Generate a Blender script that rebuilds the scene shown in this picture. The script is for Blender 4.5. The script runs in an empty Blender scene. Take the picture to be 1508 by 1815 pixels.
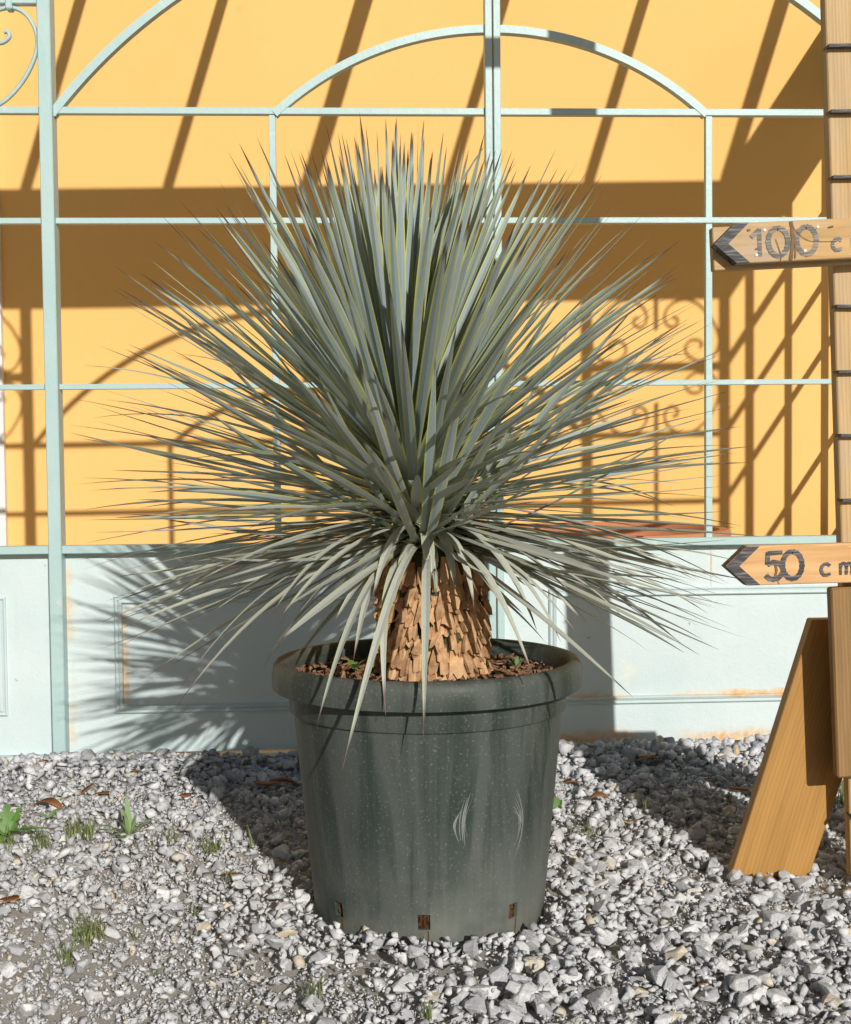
import bpy, bmesh, math, random
import numpy as np
from mathutils import Vector, Matrix, noise as mnoise

sc = bpy.context.scene
C = sc.collection
rnd = random.Random(7)
PI = math.pi
R = math.radians

# ---------------------------------------------------------------- camera
CAM_H, FPX = 0.681, 2400.0
yaw, pitch, roll = R(2.93), R(2.51), R(-0.56)
fw = Vector((math.sin(yaw)*math.cos(pitch), math.cos(yaw)*math.cos(pitch), -math.sin(pitch)))
rt = fw.cross(Vector((0, 0, 1))).normalized()
up = rt.cross(fw)
rt, up = math.cos(roll)*rt + math.sin(roll)*up, -math.sin(roll)*rt + math.cos(roll)*up
cam_d = bpy.data.cameras.new('camera')
cam = bpy.data.objects.new('camera', cam_d); C.objects.link(cam)
cam.matrix_world = Matrix(((rt.x, up.x, -fw.x, 0), (rt.y, up.y, -fw.y, 0), (rt.z, up.z, -fw.z, CAM_H), (0, 0, 0, 1)))
cam_d.sensor_fit = 'VERTICAL'; cam_d.sensor_height = 24.0
cam_d.lens = 24.0*FPX/1815.0
cam_d.clip_start = 0.05; cam_d.clip_end = 300
sc.camera = cam

# ---------------------------------------------------------------- sky, sun, exposure
SUN = Vector((-0.27, 1.0, -0.405)).normalized()       # direction the light travels
elev = math.asin(-SUN.z)
w = bpy.data.worlds.new('World'); sc.world = w; w.use_nodes = True
nt = w.node_tree; nt.nodes.clear()
sky = nt.nodes.new('ShaderNodeTexSky'); sky.sky_type = 'NISHITA'; sky.sun_disc = False
sky.sun_elevation = elev; sky.sun_rotation = math.atan2(-SUN.x, -SUN.y)
sky.air_density = 1.0; sky.dust_density = 1.6; sky.ozone_density = 1.0
bg = nt.nodes.new('ShaderNodeBackground'); bg.inputs[1].default_value = 0.050
wo = nt.nodes.new('ShaderNodeOutputWorld')
nt.links.new(sky.outputs[0], bg.inputs[0]); nt.links.new(bg.outputs[0], wo.inputs[0])
sd = bpy.data.lights.new('sun', 'SUN'); sd.energy = 4.9; sd.angle = R(0.53); sd.color = (1.0, 0.955, 0.89)
so = bpy.data.objects.new('sun', sd); C.objects.link(so)
so.rotation_euler = SUN.to_track_quat('-Z', 'Y').to_euler(); so.location = (3, -6, 5)
sc.view_settings.view_transform = 'Standard'; sc.view_settings.look = 'None'
sc.view_settings.exposure = -0.28; sc.view_settings.gamma = 1.0
sc.render.film_transparent = False

# ---------------------------------------------------------------- object helpers
def tag(o, label=None, cat=None, group=None, kind=None):
    if label: o['label'] = label
    if cat: o['category'] = cat
    if group: o['group'] = group
    if kind: o['kind'] = kind
    return o
def empty(name, loc=(0, 0, 0)):
    o = bpy.data.objects.new(name, None); C.objects.link(o); o.location = loc
    o.empty_display_size = 0.05
    return o
def link(name, me, mat=None, parent=None, loc=None, rot=None):
    o = bpy.data.objects.new(name, me); C.objects.link(o)
    if mat is not None and len(me.materials) == 0: me.materials.append(mat)
    if parent: o.parent = parent
    if loc is not None: o.location = loc
    if rot is not None: o.rotation_euler = rot
    return o
def mesh(name, verts, faces, smooth=False):
    me = bpy.data.meshes.new(name); me.from_pydata([tuple(v) for v in verts], [], faces); me.update()
    if smooth: me.polygons.foreach_set('use_smooth', [True]*len(me.polygons))
    return me
def bm_mesh(name, bm, smooth=False):
    me = bpy.data.meshes.new(name)
    bmesh.ops.recalc_face_normals(bm, faces=bm.faces[:])
    bm.to_mesh(me); bm.free()
    if smooth: me.polygons.foreach_set('use_smooth', [True]*len(me.polygons))
    return me
def box_me(name, x0, x1, y0, y1, z0, z1, bev=0.0015):
    """box whose mesh is centred on its own origin; returns mesh and centre"""
    c = Vector(((x0+x1)/2, (y0+y1)/2, (z0+z1)/2)); h = Vector(((x1-x0)/2, (y1-y0)/2, (z1-z0)/2))
    bm = bmesh.new(); bmesh.ops.create_cube(bm, size=2)
    for v in bm.verts: v.co = Vector((v.co.x*h.x, v.co.y*h.y, v.co.z*h.z))
    if bev: bmesh.ops.bevel(bm, geom=bm.edges[:], offset=bev, segments=1, affect='EDGES')
    return bm_mesh(name, bm), c
def box(name, x0, x1, y0, y1, z0, z1, mat, parent=None, bev=0.0015):
    me, c = box_me(name, x0, x1, y0, y1, z0, z1, bev)
    return link(name, me, mat, parent, c)
def prism_y(name, poly, y0, y1, mat, parent=None, bev=0.0015):
    """outline in x,z pulled through y"""
    bm = bmesh.new()
    a = [bm.verts.new((x, y0, z)) for x, z in poly]; b = [bm.verts.new((x, y1, z)) for x, z in poly]
    bm.faces.new(a); bm.faces.new(b[::-1]); n = len(poly)
    for i in range(n): bm.faces.new((a[i], b[i], b[(i+1) % n], a[(i+1) % n]))
    if bev: bmesh.ops.bevel(bm, geom=bm.edges[:], offset=bev, segments=1, affect='EDGES')
    return link(name, bm_mesh(name, bm), mat, parent)
def catmull(pts, n=8, closed=False):
    P = [Vector(p) for p in pts]; out = []
    m = len(P)
    for i in range(m-1):
        p0, p1, p2, p3 = P[max(i-1, 0)], P[i], P[i+1], P[min(i+2, m-1)]
        for k in range(n):
            t = k/n
            out.append(0.5*((2*p1)+(p2-p0)*t+(2*p0-5*p1+4*p2-p3)*t*t+(3*p1-p0-3*p2+p3)*t*t*t))
    out.append(P[-1]); return out
def sweep_xz(name, pts, hw, y0, y1, mat, parent, round_=False):
    """flat bar of half width hw following points in the x,z plane"""
    V, F = [], []
    n = len(pts)
    prof = [(-1, 0), (1, 0), (1, 1), (-1, 1)] if not round_ else [(math.cos(a), (math.sin(a)+1)/2) for a in [k*PI/3+PI/6 for k in range(6)]]
    k = len(prof)
    for i, p in enumerate(pts):
        t = (pts[min(i+1, n-1)]-pts[max(i-1, 0)]); t.normalize()
        nrm = Vector((t.y, -t.x))
        for s, d in prof:
            V.append((p.x+nrm.x*hw*s, y0+(y1-y0)*d, p.y+nrm.y*hw*s))
    for i in range(n-1):
        for j in range(k):
            F.append((i*k+j, i*k+(j+1) % k, (i+1)*k+(j+1) % k, (i+1)*k+j))
    F.append(tuple(range(k))[::-1]); F.append(tuple((n-1)*k+j for j in range(k)))
    return link(name, mesh(name, V, F, round_), mat, parent)
def lathe_me(name, prof, seg=64, smooth=True):
    V, F = [], []
    for r, z in prof:
        for s in range(seg):
            a = 2*PI*s/seg; V.append((r*math.cos(a), r*math.sin(a), z))
    for i in range(len(prof)-1):
        for s in range(seg):
            F.append((i*seg+s, i*seg+(s+1) % seg, (i+1)*seg+(s+1) % seg, (i+1)*seg+s))
    me = mesh(name, V, F, smooth); me.set_sharp_from_angle(angle=R(38)); return me

# ---------------------------------------------------------------- material helpers
class NT:
    def __init__(s, name):
        s.m = bpy.data.materials.new(name); s.m.use_nodes = True; s.t = s.m.node_tree
        s.b = s.t.nodes['Principled BSDF']
    def n(s, typ, **kw):
        nd = s.t.nodes.new('ShaderNode'+typ)
        for k, v in kw.items(): setattr(nd, k, v)
        return nd
    def l(s, a, b): s.t.links.new(a, b)
    def val(s, sock, v):
        if hasattr(v, 'is_output') or isinstance(v, bpy.types.NodeSocket): s.l(v, sock)
        else: sock.default_value = v
    def coord(s, which='Object', scale=None, loc=None):
        o = s.n('TexCoord').outputs[which]
        if scale is not None:
            mp = s.n('Mapping'); mp.inputs['Scale'].default_value = scale
            if loc: mp.inputs['Location'].default_value = loc
            s.l(o, mp.inputs['Vector']); o = mp.outputs[0]
        return o
    def pos(s): return s.n('NewGeometry').outputs['Position']
    def noise(s, scale, detail=4, rough=0.55, vec=None, dist=0.0):
        nd = s.n('TexNoise'); nd.inputs['Scale'].default_value = scale; nd.inputs['Detail'].default_value = detail
        nd.inputs['Roughness'].default_value = rough; nd.inputs['Distortion'].default_value = dist
        if vec is not None: s.l(vec, nd.inputs['Vector'])
        return nd.outputs['Fac']
    def vor(s, scale, vec=None, feat='F1', out='Distance'):
        nd = s.n('TexVoronoi', feature=feat); nd.inputs['Scale'].default_value = scale
        if vec is not None: s.l(vec, nd.inputs['Vector'])
        return nd.outputs[out]
    def rng(s, v, a, b, c=0.0, d=1.0, smooth=False):
        nd = s.n('MapRange'); nd.interpolation_type = 'SMOOTHSTEP' if smooth else 'LINEAR'
        s.val(nd.inputs['Value'], v)
        for k, x in zip(('From Min', 'From Max', 'To Min', 'To Max'), (a, b, c, d)): nd.inputs[k].default_value = x
        return nd.outputs[0]
    def math(s, op, a, b=0.0, c=0.0):
        nd = s.n('Math', operation=op); s.val(nd.inputs[0], a); s.val(nd.inputs[1], b)
        if op in ('MULTIPLY_ADD', 'COMPARE', 'WRAP'): s.val(nd.inputs[2], c)
        return nd.outputs[0]
    def mix(s, f, a, b, blend='MIX'):
        nd = s.n('Mix', data_type='RGBA', blend_type=blend)
        s.val(nd.inputs[0], f)
        for i, x in ((6, a), (7, b)):
            if isinstance(x, bpy.types.NodeSocket): s.l(x, nd.inputs[i])
            else: nd.inputs[i].default_value = (*x, 1)
        return nd.outputs[2]
    def sep(s, v):
        nd = s.n('SeparateXYZ'); s.l(v, nd.inputs[0]); return nd.outputs
    def bump(s, h, strength=0.3, dist=0.01):
        nd = s.n('Bump'); nd.inputs['Strength'].default_value = strength; nd.inputs['Distance'].default_value = dist
        s.l(h, nd.inputs['Height']); s.l(nd.outputs[0], s.b.inputs['Normal'])
    def done(s, col, rough=0.6, spec=0.3):
        s.val(s.b.inputs['Base Color'], col if isinstance(col, bpy.types.NodeSocket) else (*col, 1))
        s.val(s.b.inputs['Roughness'], rough); s.b.inputs['Specular IOR Level'].default_value = spec
        return s.m

def mat_wall():
    k = NT('ochre_plaster'); p = k.pos()
    big = k.noise(1.3, 3, 0.5, p); fine = k.noise(45, 4, 0.6, p)
    c = k.mix(k.rng(big, .3, .7), (.81, .485, .168), (.85, .515, .186))
    c = k.mix(k.math('MULTIPLY', k.rng(k.noise(5, 5, .65, p), .45, .75), .10), c, (.70, .44, .17)); c = k.mix(k.math('MULTIPLY', k.rng(fine, .45, .8), .12), c, (.66, .42, .12))
    sp = k.rng(k.noise(14, 2, .5, p), .74, .78)
    c = k.mix(k.math('MULTIPLY', sp, .25), c, (.6, .4, .16))
    k.bump(k.noise(160, 3, .6, p), .10, .002)
    return k.done(c, .9, .15)
def mat_paint(name, a, b, rust_spots=()):
    k = NT(name); p = k.pos()
    n1 = k.noise(6, 4, .6, p); n2 = k.noise(60, 3, .6, p)
    c = k.mix(k.rng(n1, .3, .7), a, b)
    st = k.noise(1, 5, .6, k.math_vec(p, (55, 55, 3)) if False else p)
    mp = k.n('Mapping'); mp.inputs['Scale'].default_value = (50, 50, 3); k.l(p, mp.inputs['Vector'])
    st = k.noise(1, 4, .6, mp.outputs[0])
    c = k.mix(k.math('MULTIPLY', k.rng(st, .55, .8), .28), c, (.50, .60, .52))
    # chips and pin-prick rust
    ch = k.rng(k.noise(38, 5, .65, p), .695, .715)
    c = k.mix(k.math('MULTIPLY', ch, .75), c, (.20, .12, .08))
    bl = k.math('MULTIPLY', k.rng(k.noise(9, 4, .6, p), .66, .72), .5)
    c = k.mix(bl, c, (.72, .70, .58))
    x, y, z = k.sep(p)
    wob = k.noise(16, 5, .7, p)
    for (axis, at, half, lo, hi, amt) in rust_spots:
        s = z if axis == 'z' else x
        o = x if axis == 'z' else z
        d = k.math('ABSOLUTE', k.math('SUBTRACT', s, at))
        d = k.math('ADD', d, k.math('MULTIPLY', k.math('SUBTRACT', wob, .5), half*2.4))
        m = k.rng(d, 0.0, half, 1, 0, True)
        win = k.math('MULTIPLY', k.rng(o, lo, lo+.05), k.rng(o, hi-.05, hi, 1, 0))
        pat = k.rng(k.noise(5, 2, .5, p), .38, .58)
        m = k.math('MULTIPLY', k.math('MULTIPLY', m, win), k.math('MULTIPLY', pat, amt))
        c = k.mix(k.math('MULTIPLY', m, .9), c, k.mix(k.rng(k.noise(70, 3, .6, p), .35, .65), (.62, .30, .07), (.78, .52, .22)))
    k.bump(k.math('ADD', k.noise(220, 2, .5, p), k.math('MULTIPLY', n2, 1.5)), .16, .0025)
    return k.done(c, .42, .4)
def mat_wood(name, light, dark, scale=1.0, axis='X', knots=True, rough=.6, grey=0.0):
    """grain runs along the object's local axis"""
    k = NT(name); oc = k.coord('Object')
    s = {'X': (1.6, 26, 26), 'Z': (26, 26, 1.6)}[axis]
    oi = k.n('ObjectInfo').outputs['Random']
    add = k.n('VectorMath', operation='ADD'); k.l(oc, add.inputs[0])
    comb = k.n('CombineXYZ'); k.val(comb.inputs[0], k.math('MULTIPLY', oi, 9.0)); k.val(comb.inputs[1], k.math('MULTIPLY', oi, 1.3)); k.l(comb.outputs[0], add.inputs[1])
    v = add.outputs[0]
    mp = k.n('Mapping'); mp.inputs['Scale'].default_value = tuple(q*scale for q in s); k.l(v, mp.inputs['Vector'])
    warp = k.noise(2.2, 3, .5, v)
    wv = k.n('TexWave', wave_type='RINGS', rings_direction='Z' if axis == 'Z' else 'X', wave_profile='SAW')
    wv.inputs['Scale'].default_value = 60*scale; wv.inputs['Distortion'].default_value = 5.5; wv.inputs['Detail'].default_value = 3
    wv.inputs['Detail Scale'].default_value = .6
    mp2 = k.n('Mapping'); mp2.inputs['Scale'].default_value = {'X': (.10, 1, 1), 'Z': (1, 1, .10)}[axis]
    mp2.inputs['Location'].default_value = (.0, .13, .11); k.l(v, mp2.inputs['Vector']); k.l(mp2.outputs[0], wv.inputs['Vector'])
    ring = k.rng(wv.outputs['Fac'], .45, 1.0)
    fib = k.noise(3.2, 5, .65, mp.outputs[0])
    c = k.mix(k.math('MULTIPLY', ring, .62), light, dark)
    c = k.mix(k.math('MULTIPLY', k.rng(fib, .42, .75), .5), c, tuple(q*.55 for q in dark))
    c = k.mix(k.math('MULTIPLY', k.rng(warp, .35, .75), .25), c, tuple(min(1, q*1.15) for q in light))
    if knots:
        kn = k.n('TexVoronoi'); kn.inputs['Scale'].default_value = 9
        mp3 = k.n('Mapping'); mp3.inputs['Scale'].default_value = {'X': (.7, 1.4, 1.4), 'Z': (1.4, 1.4, .7)}[axis]; k.l(v, mp3.inputs['Vector']); k.l(mp3.outputs[0], kn.inputs['Vector'])
        km = k.rng(kn.outputs['Distance'], .05, .13, 1, 0, True)
        c = k.mix(k.math('MULTIPLY', km, .6), c, tuple(q*.35 for q in dark))
    if grey:
        c = k.mix(k.math('MULTIPLY', k.rng(k.noise(11, 4, .6, v), .4, .7), grey), c, (.42, .37, .30))
    k.bump(k.math('ADD', fib, k.math('MULTIPLY', ring, .6)), .35, .0015)
    return k.done(c, rough, .3)
def mat_leaf(name, face, face2, margin, old=0.0):
    k = NT(name)
    uv = k.sep(k.n('UVMap').outputs[0]); u, v = uv[0], uv[1]
    isl = k.n('NewGeometry').outputs['Random Per Island']
    oi = k.n('ObjectInfo').outputs['Random']
    r = k.math('FRACT', k.math('ADD', k.math('MULTIPLY', isl, 7.3), k.math('MULTIPLY', oi, 3.7)))
    comb = k.n('CombineXYZ'); k.val(comb.inputs[0], k.math('MULTIPLY', v, 16)); k.val(comb.inputs[1], k.math('MULTIPLY', u, 1.6)); k.val(comb.inputs[2], k.math('MULTIPLY', r, 50))
    st = k.noise(1.0, 3, .6, comb.outputs[0])
    c = k.mix(r, face, face2)
    c = k.mix(k.math('MULTIPLY', k.rng(st, .42, .72), .38), c, tuple(q*.62 for q in face))
    comb2 = k.n('CombineXYZ'); k.val(comb2.inputs[0], k.math('MULTIPLY', v, 5)); k.val(comb2.inputs[1], k.math('MULTIPLY', u, 55)); k.val(comb2.inputs[2], k.math('MULTIPLY', r, 90))
    sp = k.noise(1.0, 3, .6, comb2.outputs[0])
    if old > 0:
        c = k.mix(k.math('MULTIPLY', k.rng(sp, .57, .66), .55*old), c, (.16, .15, .13))
        pb = k.rng(k.math('ADD', k.math('MULTIPLY', st, .5), k.math('MULTIPLY', sp, .5)), .38, .6)
        c = k.mix(k.math('MULTIPLY', pb, .5*old), c, (.56, .55, .50))
    else:
        c = k.mix(k.math('MULTIPLY', k.rng(sp, .70, .75), .6), c, (.10, .06, .07))
    e = k.math('ABSOLUTE', k.math('SUBTRACT', v, .5))
    c = k.mix(k.math('MULTIPLY', k.rng(e, .33, .42), .92), c, margin)
    c = k.mix(k.rng(u, .0, .09, .85, 0), c, (.50, .54, .30))
    tipn = k.math('ADD', u, k.math('MULTIPLY', k.math('SUBTRACT', r, .5), .06))
    c = k.mix(k.math('MULTIPLY', k.rng(tipn, .90, .96), .9), c, (.085, .045, .045))
    c = k.mix(k.rng(u, .95, .99), c, (.16, .075, .05))
    k.bump(st, .25, .002)
    return k.done(c, k.rng(r, 0, 1, .38, .55), .35)
def mat_stone():
    k = NT('limestone'); oc = k.pos()
    isl = k.n('NewGeometry').outputs['Random Per Island']; oi = k.n('ObjectInfo').outputs['Random']
    r = k.math('FRACT', k.math('ADD', k.math('MULTIPLY', isl, 13.7), k.math('MULTIPLY', oi, 5.3)))
    r2 = k.math('FRACT', k.math('MULTIPLY', r, 37.7))
    c = k.mix(k.rng(r, 0, 1), (.38, .39, .415), (.72, .725, .735))
    c = k.mix(k.rng(r2, .955, .965), c, (.64, .56, .42))
    c = k.mix(k.math('MULTIPLY', k.rng(r2, .0, .13, 1, 0), .55), c, (.20, .205, .22))
    n = k.noise(70, 5, .65, oc, .6); n2 = k.noise(320, 3, .6, oc)
    c = k.mix(k.math('MULTIPLY', k.rng(n, .46, .66), .48), c, (.27, .275, .29))
    vein = k.math('ABSOLUTE', k.math('SUBTRACT', k.noise(48, 3, .5, oc, 1.2), .5))
    c = k.mix(k.math('MULTIPLY', k.rng(vein, .0, .02, 1, 0), .5), c, (.84, .83, .80))
    c = k.mix(k.math('MULTIPLY', k.rng(n2, .5, .7), .2), c, (.36, .33, .28))
    k.bump(k.math('ADD', n, k.math('MULTIPLY', n2, .5)), .5, .004)
    return k.done(c, .85, .2)
def mat_ground():
    k = NT('gritty_soil'); p = k.pos()
    n = k.noise(9, 5, .6, p); f = k.noise(240, 4, .65, p); v = k.vor(120, p)
    c = k.mix(k.rng(n, .35, .65), (.33, .305, .265), (.43, .41, .375))
    c = k.mix(k.rng(f, .45, .62), c, (.50, .48, .44)); c = k.mix(k.rng(k.noise(420, 3, .7, p), .58, .66), c, (.18, .16, .13))
    c = k.mix(k.math('MULTIPLY', k.rng(v, .0, .35, 1, 0), .5), c, (.56, .54, .50))
    k.bump(f, .25, .003)
    return k.done(c, .95, .1)
def mat_pot():
    k = NT('green_plastic'); p = k.coord('Object')
    x, y, z = k.sep(p)
    ang = k.math('ARCTAN2', y, x)
    cb = k.n('CombineXYZ'); k.val(cb.inputs[0], k.math('MULTIPLY', ang, 3.0)); k.val(cb.inputs[1], k.math('MULTIPLY', z, 1.6))
    wash = k.noise(1.6, 4, .55, cb.outputs[0], .8)
    c = k.mix(k.rng(wash, .38, .62, 0, 1, True), (.027, .042, .035), (.068, .083, .075))
    low = k.math('MULTIPLY', k.rng(z, .0, .17, 1, 0), k.rng(k.noise(5, 4, .6, p), .35, .6))
    c = k.mix(k.math('MULTIPLY', low, .55), c, (.20, .215, .20))
    dust = k.noise(260, 3, .7, p)
    c = k.mix(k.math('MULTIPLY', k.rng(dust, .58, .72), .42), c, (.27, .28, .265))
    dots = k.rng(k.vor(760, p), .0, .22, 1, 0)
    c = k.mix(k.math('MULTIPLY', k.math('MULTIPLY', dots, k.rng(k.noise(24, 3, .6, p), .52, .68)), .35), c, (.45, .46, .43))
    mud = k.math('MULTIPLY', k.rng(z, .004, .035, 1, 0), k.rng(k.noise(20, 4, .6, p), .40, .62))
    c = k.mix(k.math('MULTIPLY', mud, .55), c, (.17, .165, .13))
    rim = k.math('MULTIPLY', k.rng(z, .355, .371), k.rng(k.noise(12, 4, .6, p), .42, .68))
    c = k.mix(k.math('MULTIPLY', rim, .25), c, (.20, .15, .09))
    k.bump(k.math('ADD', dust, k.math('MULTIPLY', k.noise(55, 3, .5, p), 1.0)), .10, .002)
    return k.done(c, k.rng(wash, .35, .65, .46, .66), .35)
def mat_simple(name, a, b, scale=30, rough=.8, spec=.2, bump=.3, dist=.004, rand=True):
    k = NT(name); p = k.pos()
    isl = k.n('NewGeometry').outputs['Random Per Island']; oi = k.n('ObjectInfo').outputs['Random']
    r = k.math('FRACT', k.math('ADD', k.math('MULTIPLY', isl, 11.3), k.math('MULTIPLY', oi, 4.1)))
    f = k.noise(scale, 4, .6, p)
    f = k.math('ADD', k.math('MULTIPLY', k.rng(f, .3, .7), .55 if rand else 1), k.math('MULTIPLY', r, .45 if rand else 0))
    c = k.mix(f, a, b)
    if bump: k.bump(k.noise(scale*3, 3, .6, p), bump, dist)
    return k.done(c, rough, spec)
def mat_ink(name, dark, worn):
    """brushed dark paint wearing through along the grain"""
    k = NT(name); oc = k.coord('Object')
    mp = k.n('Mapping'); mp.inputs['Scale'].default_value = (22, 60, 420); k.l(oc, mp.inputs['Vector'])
    g = k.noise(1, 3, .6, mp.outputs[0])
    c = k.mix(k.rng(g, .46, .66), dark, worn)
    k.bump(g, .3, .001)
    return k.done(c, .6, .3)

M = {}
M['wall'] = mat_wall()
M['paint'] = mat_paint('pale_turquoise_paint', (.375, .535, .535), (.43, .58, .575))
M['panel'] = mat_paint('pale_panel_paint', (.53, .64, .65), (.60, .69, .70),
    [('z', .012, .026, .36, 1.30, 1.0), ('x', -.656, .017, .0, .47, 1.0), ('z', .113, .012, .42, 1.2, .9), ('x', -.530, .010, .1, .35, .9),
     ('x', .823, .004, .36, .47, .8)])
M['white'] = mat_simple('chalky_white_plaster', (.70, .70, .70), (.78, .78, .77), 20, .85, .2, .15)
M['stone'] = mat_stone(); M['ground'] = mat_ground(); M['pot'] = mat_pot()
M['leaf'] = mat_leaf('young_yucca_leaf', (.30, .385, .39), (.39, .455, .475), (.56, .58, .16))
M['leaf_mid'] = mat_leaf('grown_yucca_leaf', (.31, .38, .38), (.39, .44, .45), (.55, .56, .18), .35)
M['leaf_old'] = mat_leaf('old_yucca_leaf', (.30, .345, .33), (.37, .395, .385), (.46, .47, .24), 1.0)
M['bark'] = mat_simple('dry_leaf_base', (.18, .085, .038), (.72, .46, .25), 60, .85, .15, .5, .003)
M['trunk'] = mat_simple('dark_trunk_fibre', (.035, .035, .02), (.085, .075, .04), 80, .95, .1, .5, .004)
M['soil'] = mat_simple('dark_potting_soil', (.03, .018, .012), (.11, .065, .04), 90, .95, .1, .8, .008)
M['chip'] = mat_simple('bark_mulch', (.10, .045, .025), (.42, .24, .14), 60, .9, .15, .3, .003)
M['terracotta'] = mat_simple('terracotta', (.50, .20, .10), (.60, .26, .13), 14, .8, .2, .15, .003)
M['dry'] = mat_simple('dead_leaf', (.24, .09, .035), (.46, .22, .09), 40, .75, .25, .3, .003)
M['dry_pale'] = mat_simple('pale_dead_leaf', (.52, .38, .19), (.66, .50, .28), 40, .75, .25, .3, .003)
M['grass'] = mat_simple('grass_blade', (.07, .11, .03), (.24, .28, .09), 60, .6, .3, .1)
M['weed'] = mat_simple('weed_leaf', (.06, .15, .025), (.15, .29, .06), 25, .5, .35, .3, .003)
M['weed_grey'] = mat_simple('grey_green_weed_leaf', (.17, .27, .11), (.26, .36, .17), 25, .6, .3, .3, .003)
M['sign_wood'] = mat_wood('sign_pine', (.70, .43, .20), (.50, .25, .085), 1.0, 'X')
M['sign_old'] = mat_wood('weathered_sign_pine', (.58, .38, .17), (.40, .22, .08), 1.2, 'X', True, .75, .6)
M['post_wood'] = mat_wood('post_pine', (.58, .40, .19), (.43, .26, .10), .9, 'Z', True, .7, .42)
M['leg_wood'] = mat_wood('golden_pine', (.43, .235, .065), (.32, .155, .038), .8, 'Z', False, .5)
M['block_wood'] = mat_wood('brown_pine', (.30, .18, .07), (.20, .11, .035), .9, 'Z', True, .6)
M['knot'] = mat_simple('dark_knot_wood', (.12, .06, .03), (.30, .18, .10), 200, .7, .25, .4, .002)
M['ink'] = mat_ink('worn_black_paint', (.045, .045, .05), (.20, .19, .19)); M['ink_faded'] = mat_ink('faded_grey_paint', (.11, .11, .115), (.36, .31, .24))
M['screw'] = mat_simple('zinc', (.55, .55, .53), (.70, .70, .68), 50, .4, .5, 0)
M['scratch'] = mat_simple('pale_scuff', (.12, .14, .13), (.26, .28, .27), 90, .8, .2, 0)
M['hole'] = mat_simple('earth_in_drain_hole', (.03, .015, .008), (.17, .09, .04), 160, .95, .1, .5, .004)

# ---------------------------------------------------------------- setting: ground, wall
GZ = -0.022
def ground_mesh():
    xs = [-60, -20, -6] + list(np.linspace(-2.2, 2.8, 60)) + [6, 20, 60]
    ys = [-60, -20, -4] + list(np.linspace(0.9, 3.3, 40)) + [4.0, 6, 20, 60]
    V, F = [], []
    for y in ys:
        for x in xs:
            z = GZ
            if -2.2 < x < 2.8 and .9 < y < 3.3: z += .006*(mnoise.noise((x*2.1, y*2.1, 3.3)))
            V.append((x, y, z))
    n = len(xs)
    for j in range(len(ys)-1):
        for i in range(n-1): F.append((j*n+i, j*n+i+1, (j+1)*n+i+1, (j+1)*n+i))
    return mesh('ground', V, F, True)
ground = tag(link('ground', ground_mesh(), M['ground']), 'sandy ground beneath the loose grey gravel', None, None, 'structure')

YW = 4.891
wall = box('house_wall', -7, 8, YW, YW+.3, -.3, 4.2, M['wall'], None, 0)
wall.rotation_euler = (0, 0, R(-1.2)); wall.location.y -= (0.5+1.2)*math.tan(R(1.2))
tag(wall, 'ochre yellow plastered house wall striped with slanting shadows', 'wall')
ws = box('corner_strip', -1.62, -1.237, YW-.035, YW, -.3, 4.2, M['white'], wall, .004)
ws.location = (-1.62+.1915-.5, -.1675, 0)
ws['label'] = 'white painted strip on the yellow wall'

# ---------------------------------------------------------------- the iron facade
YG = 3.08
fac = empty('iron_veranda_front', (.318, YG, 0))
tag(fac, 'pale turquoise painted iron veranda front with arches and solid lower panels', 'iron screen')
FINV = Matrix.Translation((-.318, -YG, 0))
def part(o):
    o.matrix_parent_inverse = FINV
    return o
P = M['paint']
XP = [-.674, -.178, .318, .813, 1.309]       # left post, bar, meeting stiles, bar, right post
XL, XR = -1.170, 1.805
for i, x in enumerate((XL, XP[0], XP[4], XR)):
    part(box('post', x-.0145, x+.0145, YG-.022, YG+.030, -.06, 1.95, P, fac, .002))
# meeting stiles of the two door leaves
for x0, x1 in ((.3005, .3165), (.3195, .3355)):
    part(box('stile', x0, x1, YG-.014, YG+.022, -.005, 1.95, P, fac, .0015))
RAILS = ((1.4410, 1.4560), (1.1985, 1.2115), (.8300, .8420))
BAYS = ((XL+.0145, XP[0]-.0145), (XP[0]+.0145, .3005), (.3355, XP[4]-.0145), (XP[4]+.0145, XR-.0145))
for (z0, z1) in RAILS:
    for (a, b) in BAYS: part(box('rail', a-.001, b+.001, YG-.002, YG+.018, z0, z1, P, fac, .001))
for (a, b) in BAYS: part(box('rail', a-.001, b+.001, YG-.012, YG+.022, .4620, .4800, P, fac, .0015))
zs = [.4800] + [v for r_ in RAILS[::-1] for v in r_]
for x in (XP[1], XP[3]):
    for a, b in ((.48, .83), (.842, 1.1985), (1.2115, 1.441)):
        part(box('glazing_bar', x-.0075, x+.0075, YG+.002, YG+.020, a-.001, b+.001, P, fac, .001))
for x in ((XL+XP[0])/2, (XP[4]+XR)/2):
    for a, b in ((.48, .83), (.842, 1.1985), (1.2115, 1.441)):
        part(box('glazing_bar', x-.006, x+.006, YG+.002, YG+.020, a-.001, b+.001, P, fac, .001))
def arc(cx, cz, r, x0, x1, n):
    out = []
    for i in range(n+1):
        x = x0+(x1-x0)*i/n
        out.append(Vector((x, cz+math.sqrt(max(0, r*r-(x-cx)**2)))))
    return out
for (x0, x1) in ((-.664, .3005), (.3355, 1.300)):
    part(sweep_xz('arch_bar', arc(.318, .683-.008, 1.2444, x0, x1, 40), .0090, YG-.004, YG+.020, P, fac))
for (x0, x1) in ((-.172, .3005), (.3355, .807)):
    part(sweep_xz('arch_bar', arc(.318, .905, .727, x0, x1, 32), .0085, YG-.004, YG+.020, P, fac))
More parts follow.
